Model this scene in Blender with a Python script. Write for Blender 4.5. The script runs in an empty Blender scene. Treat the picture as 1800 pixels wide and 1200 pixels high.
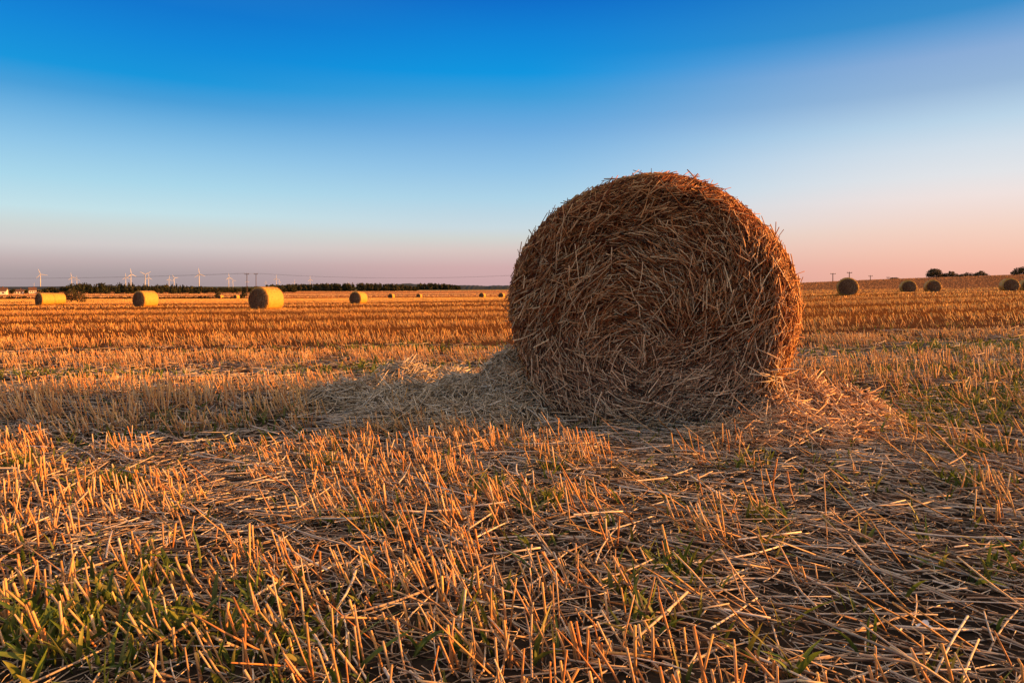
import bpy, math
import numpy as np

# ------------------------------------------------------------------ camera, sky, sun
scene = bpy.context.scene
COL = scene.collection
R_ = math.radians
EYE = 0.8            # metres above the ground under the camera
HOR = 503.0          # row of the eye-level horizon in the 1800 px wide photograph
F = 1200.0           # focal length in those pixels (24 mm on a 36 mm frame)

cam_d = bpy.data.cameras.new("camera")
cam_d.lens = 24.0
cam_d.sensor_width = 36.0
cam_d.shift_y = -(600 - HOR) / 1800.0
cam_d.clip_start = 0.05
cam_d.clip_end = 40000
cam = bpy.data.objects.new("camera", cam_d)
cam.location = (0, 0, EYE)
cam.rotation_euler = (R_(90), 0, 0)
COL.objects.link(cam)
scene.camera = cam

EXPO = 1.5
SUN_EL, SUN_AZ = 9.8, 92.0     # azimuth clockwise from the view direction (+Y)
sd = bpy.data.lights.new("sun", 'SUN')
sd.energy = 5.0
sd.angle = R_(0.6)
sd.color = (1.0, 0.395, 0.08)
sun = bpy.data.objects.new("sun", sd)
sun.rotation_euler = (R_(90 - SUN_EL), 0, R_(180 - SUN_AZ))
COL.objects.link(sun)

def lin(c):
    r = []
    for v in c:
        v = v / 255.0
        r.append(v / 12.92 if v <= 0.04045 else ((v + 0.055) / 1.055) ** 2.4)
    return tuple(r)

def make_world():
    w = bpy.data.worlds.new("World")
    scene.world = w
    w.use_nodes = True
    nt = w.node_tree
    nt.nodes.clear()
    N, L = nt.nodes.new, nt.links.new
    out = N('ShaderNodeOutputWorld')
    sky = N('ShaderNodeTexSky')
    sky.sky_type = 'NISHITA'
    sky.sun_disc = False
    sky.sun_elevation = R_(SUN_EL)
    sky.sun_rotation = R_(SUN_AZ)
    sky.air_density = 1.0
    sky.dust_density = 1.5
    sky.ozone_density = 3.0
    bgs = N('ShaderNodeBackground')
    bgs.inputs['Strength'].default_value = 0.06
    L(sky.outputs[0], bgs.inputs['Color'])
    # evening sky: elevation ramps away from and towards the sun side
    tc = N('ShaderNodeTexCoord')
    sep = N('ShaderNodeSeparateXYZ')
    L(tc.outputs['Generated'], sep.inputs[0])
    def math_(op, a, b=None):
        m = N('ShaderNodeMath'); m.operation = op
        for i, v in enumerate((a, b)):
            if v is None: continue
            if isinstance(v, (int, float)): m.inputs[i].default_value = v
            else: L(v, m.inputs[i])
        return m.outputs[0]
    el = math_('ARCSINE', sep.outputs['Z'])
    elf = math_('DIVIDE', el, R_(40))           # 0 at the horizon, 1 at 40 degrees
    h2 = math_('ADD', math_('MULTIPLY', sep.outputs['X'], sep.outputs['X']),
               math_('MULTIPLY', sep.outputs['Y'], sep.outputs['Y']))
    sx = math_('DIVIDE', sep.outputs['X'], math_('SQRT', math_('ADD', h2, 1e-5)))
    def ramp(stops):
        r = N('ShaderNodeValToRGB')
        r.color_ramp.interpolation = 'LINEAR'
        els = r.color_ramp.elements
        els[0].position = stops[0][0] / 40; els[0].color = (*lin(stops[0][1]), 1)
        els[1].position = stops[-1][0] / 40; els[1].color = (*lin(stops[-1][1]), 1)
        for p, c in stops[1:-1]:
            e = els.new(p / 40); e.color = (*lin(c), 1)
        L(elf, r.inputs[0])
        return r.outputs[0]
    left = ramp(SKY_LEFT)
    mid = ramp(SKY_MID)
    right = ramp(SKY_RIGHT)
    def rng(a, b):
        m = N('ShaderNodeMapRange'); m.interpolation_type = 'SMOOTHSTEP'
        L(sx, m.inputs[0]); m.inputs[1].default_value = a; m.inputs[2].default_value = b
        return m.outputs[0]
    def mix(f, a, b):
        m = N('ShaderNodeMix'); m.data_type = 'RGBA'
        L(f, m.inputs[0]); L(a, m.inputs[6]); L(b, m.inputs[7])
        return m.outputs[2]
    c1 = mix(rng(-0.5, -0.02), left, mid)
    c2 = mix(rng(0.0, 0.60), c1, right)
    # warm glow added round the low sun, out of frame, to raise fill
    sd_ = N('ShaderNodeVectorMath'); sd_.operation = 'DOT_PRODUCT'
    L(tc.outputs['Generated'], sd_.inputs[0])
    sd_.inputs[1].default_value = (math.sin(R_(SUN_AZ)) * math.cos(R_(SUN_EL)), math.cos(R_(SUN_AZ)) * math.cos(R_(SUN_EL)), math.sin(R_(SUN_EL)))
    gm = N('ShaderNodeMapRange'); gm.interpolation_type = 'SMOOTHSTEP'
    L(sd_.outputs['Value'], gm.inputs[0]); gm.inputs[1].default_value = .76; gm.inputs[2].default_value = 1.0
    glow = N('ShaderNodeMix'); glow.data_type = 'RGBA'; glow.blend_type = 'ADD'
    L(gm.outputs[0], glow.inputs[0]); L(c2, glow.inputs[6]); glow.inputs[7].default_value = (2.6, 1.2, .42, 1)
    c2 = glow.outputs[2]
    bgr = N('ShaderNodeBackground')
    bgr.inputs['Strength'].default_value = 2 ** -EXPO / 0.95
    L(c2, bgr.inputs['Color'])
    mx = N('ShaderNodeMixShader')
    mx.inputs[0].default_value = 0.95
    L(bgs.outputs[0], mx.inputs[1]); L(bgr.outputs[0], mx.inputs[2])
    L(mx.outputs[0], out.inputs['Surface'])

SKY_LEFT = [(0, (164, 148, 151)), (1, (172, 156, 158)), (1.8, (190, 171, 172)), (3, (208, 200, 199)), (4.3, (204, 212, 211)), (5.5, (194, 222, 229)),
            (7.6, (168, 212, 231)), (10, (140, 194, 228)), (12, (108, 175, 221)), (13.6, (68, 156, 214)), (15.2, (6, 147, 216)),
            (17.9, (0, 131, 212)), (20.1, (0, 116, 204)), (26, (40, 110, 185)), (40, (228, 208, 188))]  # pale warm top stop, here and below, added to lift the fill
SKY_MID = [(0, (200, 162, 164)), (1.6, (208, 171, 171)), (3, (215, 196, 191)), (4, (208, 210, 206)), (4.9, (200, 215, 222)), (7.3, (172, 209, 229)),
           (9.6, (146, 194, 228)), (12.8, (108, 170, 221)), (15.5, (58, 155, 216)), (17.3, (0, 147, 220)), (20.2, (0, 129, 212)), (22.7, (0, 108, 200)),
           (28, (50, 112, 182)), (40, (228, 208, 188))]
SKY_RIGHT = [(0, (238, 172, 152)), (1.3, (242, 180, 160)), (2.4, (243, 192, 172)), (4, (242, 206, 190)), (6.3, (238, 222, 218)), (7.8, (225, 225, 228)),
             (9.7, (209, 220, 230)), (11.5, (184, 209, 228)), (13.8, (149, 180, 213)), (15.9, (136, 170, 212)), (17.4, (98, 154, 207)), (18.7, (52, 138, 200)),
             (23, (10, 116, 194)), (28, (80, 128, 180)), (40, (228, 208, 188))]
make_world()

scene.view_settings.view_transform = 'Standard'
scene.view_settings.look = 'None'
scene.view_settings.exposure = EXPO
scene.view_settings.gamma = 1.0
scene.render.engine = 'CYCLES'
scene.cycles.max_bounces = 6
scene.cycles.diffuse_bounces = 3

# ------------------------------------------------------------------ helpers
rng = np.random.default_rng(7)

def _hash(ix, iy, seed):
    h = (ix.astype(np.int64) * 374761393 + iy.astype(np.int64) * 668265263 + seed * 974634721) & 0xFFFFFFFF
    h = ((h ^ (h >> 13)) * 1274126177) & 0xFFFFFFFF
    h = h ^ (h >> 16)
    return (h & 0xFFFF) / 65535.0

def vnoise(x, y, seed=0):
    x = np.asarray(x, float); y = np.asarray(y, float)
    x, y = np.broadcast_arrays(x, y)
    ix = np.floor(x); iy = np.floor(y)
    fx = x - ix; fy = y - iy
    fx = fx * fx * (3 - 2 * fx); fy = fy * fy * (3 - 2 * fy)
    a = _hash(ix, iy, seed); b = _hash(ix + 1, iy, seed)
    c = _hash(ix, iy + 1, seed); d = _hash(ix + 1, iy + 1, seed)
    return (a * (1 - fx) + b * fx) * (1 - fy) + (c * (1 - fx) + d * fx) * fy

def fbm(x, y, seed=0, o=3):
    s = 0; a = .5; t = 0
    for k in range(o):
        s = s + a * vnoise(np.asarray(x) * 2 ** k, np.asarray(y) * 2 ** k, seed + k); t += a; a *= .5
    return s / t

def smooth(a, b, v):
    t = np.clip((v - a) / (b - a), 0, 1)
    return t * t * (3 - 2 * t)

PROF_Y = [-20000, -50, 0, 250, 400, 550, 700, 1500, 3000, 20000]
PROF_Z = [-4, 0.4, 0, -3.1, -4.2, -4.2, -3.5, -5.5, -9.5, -11]

def ground_z(X, Y):
    X = np.asarray(X, float); Y = np.asarray(Y, float)
    z = np.interp(Y, PROF_Y, PROF_Z)
    z = z + 0.008 * 110 * np.tanh(X / 110)
    z = z + 0.03 * 30 * (1 - np.exp(-np.clip(X, 0, 1e6) / 30)) * (1 - smooth(200, 600, Y))
    z = z + 0.033 * np.clip(X, 0, 170) * smooth(80, 180, Y) * (1 - smooth(195, 330, Y))
    z = z - 1.4 * np.exp(-((X + 90) / 9) ** 2 - ((Y - 118) / 20) ** 2)
    r = np.hypot(X, Y)
    z = z + (fbm(X * 1.3, Y * 1.3, 5) - .5) * 0.05 * (1 - smooth(8, 30, r))
    z = z + (fbm(X / 25, Y / 25, 9) - .5) * 0.25 * smooth(20, 80, r) * (1 - smooth(300, 600, r))
    return z

def gz(x, y):
    return float(ground_z(np.array([x]), np.array([y]))[0])

def mat(name, base=None, attr=None, rough=0.7, spec=0.3, build=None):
    m = bpy.data.materials.new(name)
    m.use_nodes = True
    nt = m.node_tree
    b = nt.nodes['Principled BSDF']
    b.inputs['Roughness'].default_value = rough
    b.inputs['Specular IOR Level'].default_value = spec
    if base: b.inputs['Base Color'].default_value = (*base, 1)
    if attr:
        a = nt.nodes.new('ShaderNodeAttribute'); a.attribute_name = attr
        nt.links.new(a.outputs['Color'], b.inputs['Base Color'])
    if build: build(nt, b)
    return m

def noise_color(c1, c2, scale, bump=0.0, detail=6, c3=None, stretch=None, bdist=0.02):
    def f(nt, b):
        N, L = nt.nodes.new, nt.links.new
        tc = N('ShaderNodeTexCoord'); src = tc.outputs['Object']
        if stretch:
            mp = N('ShaderNodeMapping'); mp.inputs['Scale'].default_value = stretch
            L(src, mp.inputs[0]); src = mp.outputs[0]
        n = N('ShaderNodeTexNoise'); n.inputs['Scale'].default_value = scale; n.inputs['Detail'].default_value = detail
        L(src, n.inputs['Vector'])
        r = N('ShaderNodeValToRGB')
        e = r.color_ramp.elements
        e[0].position = .3; e[0].color = (*c1, 1); e[1].position = .7; e[1].color = (*c2, 1)
        if c3:
            k = e.new(.5); k.color = (*c3, 1)
        L(n.outputs[0], r.inputs[0]); L(r.outputs[0], b.inputs['Base Color'])
        if bump:
            bp = N('ShaderNodeBump'); bp.inputs['Strength'].default_value = bump; bp.inputs['Distance'].default_value = bdist
            L(n.outputs[0], bp.inputs['Height']); L(bp.outputs[0], b.inputs['Normal'])
    return f

def raw_mesh(name, V, quads=None, ngons=None, col=None, smooth_=True):
    """V (n,3); quads (q,4); ngons list of (k,m) arrays"""
    me = bpy.data.meshes.new(name)
    V = np.ascontiguousarray(V, np.float32)
    loops = []; starts = []; pos = 0
    for q in ([quads] if quads is not None else []) + (ngons or []):
        q = np.asarray(q, np.int32)
        if len(q) == 0: continue
        loops.append(q.ravel())
        starts.append(pos + np.arange(len(q), dtype=np.int32) * q.shape[1])
        pos += q.size
    loops = np.concatenate(loops); starts = np.concatenate(starts).astype(np.int32)
    me.vertices.add(len(V)); me.vertices.foreach_set('co', V.ravel())
    me.loops.add(len(loops)); me.loops.foreach_set('vertex_index', loops)
    me.polygons.add(len(starts)); me.polygons.foreach_set('loop_start', starts)
    me.update(calc_edges=True)
    me.polygons.foreach_set('use_smooth', np.full(len(starts), smooth_))
    if col is not None:
        a = me.attributes.new('col', 'FLOAT_COLOR', 'POINT')
        c = np.ones((len(V), 4), np.float32); c[:, :3] = col
        a.data.foreach_set('color', c.ravel())
    me.validate()
    return me

def obj(name, me, m=None, parent=None, loc=None, rotz=0.0):
    o = bpy.data.objects.new(name, me)
    if m is not None:
        me.materials.clear(); me.materials.append(m)
    COL.objects.link(o)
    if parent is not None: o.parent = parent
    if loc is not None: o.location = loc
    if rotz: o.rotation_euler = (0, 0, rotz)
    return o

def tag(o, label=None, cat=None, group=None, kind=None):
    if label: o['label'] = label
    if cat: o['category'] = cat
    if group: o['group'] = group
    if kind: o['kind'] = kind
    return o

def thing(name, label, cat, loc, rotz=0.0, group=None):
    o = bpy.data.objects.new(name, None)
    o.empty_display_size = 0.2
    o.location = loc; o.rotation_euler = (0, 0, rotz)
    COL.objects.link(o)
    return tag(o, label, cat, group)

def dup(root, loc, rotz, scale=1.0, label=None):
    r = root.copy(); COL.objects.link(r)
    r.location = loc; r.rotation_euler = (0, 0, rotz); r.scale = (scale,) * 3
    if label: r['label'] = label
    for ch in list(root.children):
        c = ch.copy(); COL.objects.link(c); c.parent = r
        for g in list(ch.children):
            d = g.copy(); COL.objects.link(d); d.parent = c
    return r

def unit(v):
    return v / np.maximum(np.linalg.norm(v, axis=-1, keepdims=True), 1e-9)

def straw_geo(P, D, L, R, c0, c1, sides=4, segs=2, bend=None, taper=.8, cap=True, seed=0):
    """many thin tapered tubes; returns V, quads, [caps], colours"""
    n = len(P)
    g = np.random.default_rng(seed)
    D = unit(D)
    ref = np.where(np.abs(D[:, 2:3]) > .8, np.array([[1., 0, 0]]), np.array([[0, 0, 1.]]))
    u = unit(np.cross(D, ref)); v = np.cross(D, u)
    t = np.linspace(0, 1, segs + 1)
    L = np.broadcast_to(L, (n,)); R = np.broadcast_to(R, (n,))
    pts = P[:, None, :] + D[:, None, :] * (L[:, None] * t)[:, :, None]
    if bend is not None:
        pts = pts + bend[:, None, :] * (t ** 2)[None, :, None]
    ph = g.uniform(0, 6.28, n)
    a = ph[:, None] + np.arange(sides) * (2 * math.pi / sides)
    ring = np.cos(a)[:, :, None] * u[:, None, :] + np.sin(a)[:, :, None] * v[:, None, :]
    rad = R[:, None] * (1 - (1 - taper) * t)[None, :]
    V = pts[:, :, None, :] + ring[:, None, :, :] * rad[:, :, None, None]
    m = (segs + 1) * sides
    base = (np.arange(n) * m)[:, None]
    k = np.arange(segs)[:, None] * sides; s = np.arange(sides)[None, :]; s2 = (s + 1) % sides
    q = np.stack([k + s, k + s2, k + sides + s2, k + sides + s], -1).reshape(1, -1, 4)
    quads = (base[:, :, None] + q).reshape(-1, 4)
    caps = []
    if cap:
        caps = [base + segs * sides + np.arange(sides)[None, :]]
    c0 = np.broadcast_to(c0, (n, 3)); c1 = np.broadcast_to(c1, (n, 3))
    C = c0[:, None, :] * (1 - t)[None, :, None] + c1[:, None, :] * t[None, :, None]
    C = np.repeat(C[:, :, None, :], sides, 2)
    return V.reshape(-1, 3), quads, caps, C.reshape(-1, 3)

def join_geo(parts):
    V = []; Q = []; G = {}; C = []; off = 0
    for v, q, caps, c in parts:
        V.append(v); C.append(c)
        if q is not None and len(q): Q.append(q + off)
        for g in caps: G.setdefault(g.shape[1], []).append(g + off)
        off += len(v)
    return (np.concatenate(V), np.concatenate(Q) if Q else None,
            [np.concatenate(x) for x in G.values()], np.concatenate(C))

def geo_mesh(name, parts, smooth_=True):
    V, Q, G, C = join_geo(parts)
    return raw_mesh(name, V, Q, G, C, smooth_)

def blade_geo(P, D, L, W, bend, c0, c1, segs=4, seed=0):
    """grass-like leaves with a fold along the middle"""
    n = len(P); g = np.random.default_rng(seed)
    D = unit(D)
    az = g.uniform(0, 6.28, n)
    side = np.stack([np.cos(az), np.sin(az), np.zeros(n)], -1)
    side = unit(side - D * (side * D).sum(-1, keepdims=True))
    nrm = np.cross(D, side)
    t = np.linspace(0, 1, segs + 1)
    w = np.array([.55, 1.0, .95, .62, .04]) if segs == 4 else np.interp(t, [0, .3, .6, 1], [.5, 1, .9, .04])
    pts = P[:, None, :] + D[:, None, :] * (L[:, None] * t)[:, :, None] + bend[:, None, :] * (t ** 2)[None, :, None]
    hw = (W[:, None] * w)[:, :, None]
    A = pts - side[:, None, :] * hw + nrm[:, None, :] * hw * .35
    B = pts
    Cc = pts + side[:, None, :] * hw + nrm[:, None, :] * hw * .35
    V = np.stack([A, B, Cc], 2)
    m = (segs + 1) * 3
    base = (np.arange(n) * m)[:, None]
    q = []
    for k in range(segs):
        for j in range(2):
            q.append([k * 3 + j, k * 3 + j + 1, (k + 1) * 3 + j + 1, (k + 1) * 3 + j])
    q = np.array(q)[None]
    quads = (base[:, :, None] + q).reshape(-1, 4)
    C = c0[:, None, :] * (1 - t)[None, :, None] + c1[:, None, :] * t[None, :, None]
    C = np.repeat(C[:, :, None, :], 3, 2)
    return V.reshape(-1, 3), quads, [], C.reshape(-1, 3)

def pal(n, g, cols, w, jit=.18):
    cols = np.array(cols); i = g.choice(len(cols), n, p=np.array(w) / sum(w))
    c = cols[i] * (1 + g.normal(0, jit, (n, 1)))
    return np.clip(c, .01, .9)

def tube_geo(pts, r, sides=8, col=(.5, .5, .5), caps=True):
    """one tube along a polyline with a radius per point"""
    pts = np.array(pts, float); n = len(pts); r = np.broadcast_to(r, (n,))
    T = unit(np.gradient(pts, axis=0))
    ref = np.array([1., 0, 0]) if abs(T[0, 2]) > .8 else np.array([0, 0, 1.])
    u = unit(np.cross(T, ref)); v = np.cross(T, u)
    a = np.arange(sides) * 2 * math.pi / sides
    V = pts[:, None] + r[:, None, None] * (np.cos(a)[None, :, None] * u[:, None] + np.sin(a)[None, :, None] * v[:, None])
    k = np.arange(n - 1)[:, None] * sides; s = np.arange(sides)[None]; s2 = (s + 1) % sides
    q = np.stack([k + s, k + s2, k + sides + s2, k + sides + s], -1).reshape(-1, 4)
    cp = [np.array([np.arange(sides)[::-1], (n - 1) * sides + np.arange(sides)])] if caps else []
    return V.reshape(-1, 3), q, cp, np.broadcast_to(np.array(col, float), (n * sides, 3))

def box_geo(c, s, rot=0.0, col=(.5, .5, .5), top=1.0):
    x, y, z = np.array(s) / 2
    V = np.array([[-x, -y, -z], [x, -y, -z], [x, y, -z], [-x, y, -z],
                  [-x * top, -y * top, z], [x * top, -y * top, z], [x * top, y * top, z], [-x * top, y * top, z]])
    ca, sa = math.cos(rot), math.sin(rot)
    V = np.stack([V[:, 0] * ca - V[:, 1] * sa, V[:, 0] * sa + V[:, 1] * ca, V[:, 2]], -1) + np.array(c)
    q = np.array([[3, 2, 1, 0], [4, 5, 6, 7], [0, 1, 5, 4], [1, 2, 6, 5], [2, 3, 7, 6], [3, 0, 4, 7]])
    return V, q, [], np.broadcast_to(np.array(col, float), (8, 3))

# ------------------------------------------------------------------ materials
def straw_build(tr):
    def f(nt, b):
        N, L = nt.nodes.new, nt.links.new
        a = N('ShaderNodeAttribute'); a.attribute_name = 'col'
        tc = N('ShaderNodeTexCoord')
        n = N('ShaderNodeTexNoise'); n.inputs['Scale'].default_value = 60; n.inputs['Detail'].default_value = 3
        L(tc.outputs['Object'], n.inputs['Vector'])
        mr = N('ShaderNodeMapRange'); mr.inputs[1].default_value = .3; mr.inputs[2].default_value = .7
        mr.inputs[3].default_value = .72; mr.inputs[4].default_value = 1.18
        L(n.outputs[0], mr.inputs[0])
        mx = N('ShaderNodeVectorMath'); mx.operation = 'SCALE'
        L(a.outputs['Color'], mx.inputs[0]); L(mr.outputs[0], mx.inputs['Scale'])
        L(mx.outputs[0], b.inputs['Base Color'])
        if tr:
            t = N('ShaderNodeBsdfTranslucent'); L(mx.outputs[0], t.inputs['Color'])
            ms = N('ShaderNodeMixShader'); ms.inputs[0].default_value = tr
            out = nt.nodes['Material Output']
            L(b.outputs[0], ms.inputs[1]); L(t.outputs[0], ms.inputs[2]); L(ms.outputs[0], out.inputs['Surface'])
    return f

M_STRAW = mat('straw', rough=.55, spec=.22, build=straw_build(0))
M_FARSTRAW = mat('far_straw', attr='col', rough=.8, spec=.1)
M_LEAF = mat('green_leaf', rough=.5, spec=.3, build=straw_build(.3))
M_CROWN = mat('tree_leaves', rough=.7, spec=.15, build=straw_build(.2))
M_BARK = mat('bark', rough=.9, spec=.1, build=noise_color((.05, .035, .025), (.12, .09, .06), 6, .5))
M_COREFACE = mat('bale_core', rough=.95, spec=.05, build=noise_color((.012, .005, .002), (.045, .018, .007), 28, .8))  # near black: shade in the gaps between straws is put into the colour
M_WHITE = mat('turbine_white', rough=.45, spec=.4, build=noise_color((.40, .40, .40), (.46, .46, .45), .1))
M_WOOD = mat('pole_wood', rough=.9, spec=.1, build=noise_color((.05, .035, .025), (.11, .08, .06), 3))
M_CABLE = mat('cable', rough=.6, spec=.3, build=noise_color((.05, .05, .055), (.08, .08, .085), 1))
M_GLAZE = mat('insulator_glaze', rough=.3, spec=.5, build=noise_color((.1, .06, .05), (.16, .1, .08), 5))

def ground_build(nt, b):
    N, L = nt.nodes.new, nt.links.new
    tc = N('ShaderNodeTexCoord')
    a = N('ShaderNodeAttribute'); a.attribute_name = 'col'
    n = N('ShaderNodeTexNoise'); n.inputs['Scale'].default_value = 9; n.inputs['Detail'].default_value = 8
    L(tc.outputs['Object'], n.inputs['Vector'])
    mr = N('ShaderNodeMapRange'); mr.inputs[1].default_value = .3; mr.inputs[2].default_value = .7
    mr.inputs[3].default_value = .55; mr.inputs[4].default_value = 1.4
    L(n.outputs[0], mr.inputs[0])
    mx = N('ShaderNodeVectorMath'); mx.operation = 'SCALE'
    L(a.outputs['Color'], mx.inputs[0]); L(mr.outputs[0], mx.inputs['Scale'])
    L(mx.outputs[0], b.inputs['Base Color'])
    n2 = N('ShaderNodeTexNoise'); n2.inputs['Scale'].default_value = 40; n2.inputs['Detail'].default_value = 8
    L(tc.outputs['Object'], n2.inputs['Vector'])
    bp = N('ShaderNodeBump'); bp.inputs['Strength'].default_value = .8; bp.inputs['Distance'].default_value = .02
    L(n2.outputs[0], bp.inputs['Height']); L(bp.outputs[0], b.inputs['Normal'])
M_GROUND = mat('soil', rough=1.0, spec=.0, build=ground_build)

# ------------------------------------------------------------------ the ground, one sheet to the horizon
def field_color(X, Y):
    """colour of the land itself: bare soil under the stubble, then strips of other fields"""
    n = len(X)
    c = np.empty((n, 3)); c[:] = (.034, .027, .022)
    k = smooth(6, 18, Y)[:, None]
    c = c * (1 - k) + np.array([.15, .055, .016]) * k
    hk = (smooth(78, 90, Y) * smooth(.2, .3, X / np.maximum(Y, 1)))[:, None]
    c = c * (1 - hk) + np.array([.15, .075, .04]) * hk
    w = (fbm(X / 60, Y / 60, 21) - .5) * 30
    def strip(a, b, col, e=6):
        nonlocal c
        m = (smooth(a - e, a + e, Y + w) * (1 - smooth(b - e, b + e, Y + w)) * (X < 40))[:, None]
        c = c * (1 - m) + np.array(col) * m
    strip(245, 300, (.24, .085, .03)); strip(300, 360, (.55, .33, .13)); strip(360, 430, (.20, .075, .03))
    strip(430, 500, (.48, .27, .11)); strip(500, 640, (.36, .17, .07)); strip(640, 760, (.45, .24, .10))
    strip(760, 1500, (.16, .13, .06), 40); strip(1500, 30000, (.07, .09, .05), 100)
    return c

def ground():
    r = np.concatenate([[0.0], np.geomspace(.25, 22000, 190)])
    ns = 300
    th = np.arange(ns) * 2 * math.pi / ns
    X = r[:, None] * np.sin(th); Y = r[:, None] * np.cos(th)
    Z = ground_z(X, Y)
    V = np.stack([X, Y, Z], -1)
    k = np.arange(len(r) - 1)[:, None] * ns; s = np.arange(ns)[None]; s2 = (s + 1) % ns
    q = np.stack([k + s, k + ns + s, k + ns + s2, k + s2], -1).reshape(-1, 4)
    # first ring is a fan round the origin: use one vertex row, quads degenerate -> replace by triangles
    V = V.reshape(-1, 3)
    tri = np.stack([np.zeros(ns, int), ns + np.arange(ns), ns + (np.arange(ns) + 1) % ns], -1)
    q = q[ns:]
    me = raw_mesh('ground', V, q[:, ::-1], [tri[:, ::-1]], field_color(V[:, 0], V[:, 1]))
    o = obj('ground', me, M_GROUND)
    tag(o, 'dark soil of the harvested field rolling away to the horizon', 'ground', kind='structure')
ground()

# ------------------------------------------------------------------ the near bale
BALE_A = -22.0
BX, BY = 0.785, 3.95        # middle of the end that faces the camera
ca, sa = math.cos(R_(BALE_A)), math.sin(R_(BALE_A))
BZ0 = gz(BX, BY)

OUT_PX = [(1147, 303), (1190, 308), (1235, 322), (1285, 352), (1330, 390), (1375, 447), (1396, 490), (1402, 530), (1400, 575),
          (1392, 613), (1377, 655), (1352, 697), (1300, 742), (1230, 764), (1147, 772), (1050, 768), (972, 742), (939, 697), (920, 655),
          (906, 613), (895, 575), (891, 530), (896, 490), (910, 447), (940, 402), (985, 362), (1030, 338), (1085, 315)]

def face_uv(px, py):
    s = (px - 900) / F
    u = (BY * s - BX) / (ca - sa * s)
    y = BY + sa * u
    z = EYE - (py - HOR) / F * y
    return u, z
_o = np.array([face_uv(*p) for p in OUT_PX])
VC = 0.66                                                  # height of the winding centre
_ang = np.arctan2(_o[:, 1] - VC, _o[:, 0]); _rad = np.hypot(_o[:, 0], _o[:, 1] - VC)
_i = np.argsort(_ang); _ang = _ang[_i]; _rad = _rad[_i]
_ang = np.concatenate([_ang - 2 * math.pi, _ang, _ang + 2 * math.pi]); _rad = np.tile(_rad, 3)

def rim(th):
    th = (np.asarray(th) + math.pi) % (2 * math.pi) - math.pi
    s = 0
    for d in (-.1, 0, .1): s = s + np.interp(th + d, _ang, _rad)
    return s / 3

BLEN = 1.25
def face_depth(u, v, th, rho):
    """local y of the end: rounded shoulder, slight dish and lumps"""
    k = np.clip((rho - .86) / .14, 0, 1)
    d = .10 * (1 - np.sqrt(np.clip(1 - k * k, 0, 1)))
    d = d - .05 * (1 - rho ** 2)
    d = d - (fbm(u * 4 + 9, v * 4, 31) - .5) * .10 * (1 - k)
    d = d - (fbm(u * 14, v * 14, 33, 2) - .5) * .035 * (1 - k * .5)
    d = d - .012 * np.sin(rho * 38 + fbm(u * 3, v * 3, 37) * 9)
    return d

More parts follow.
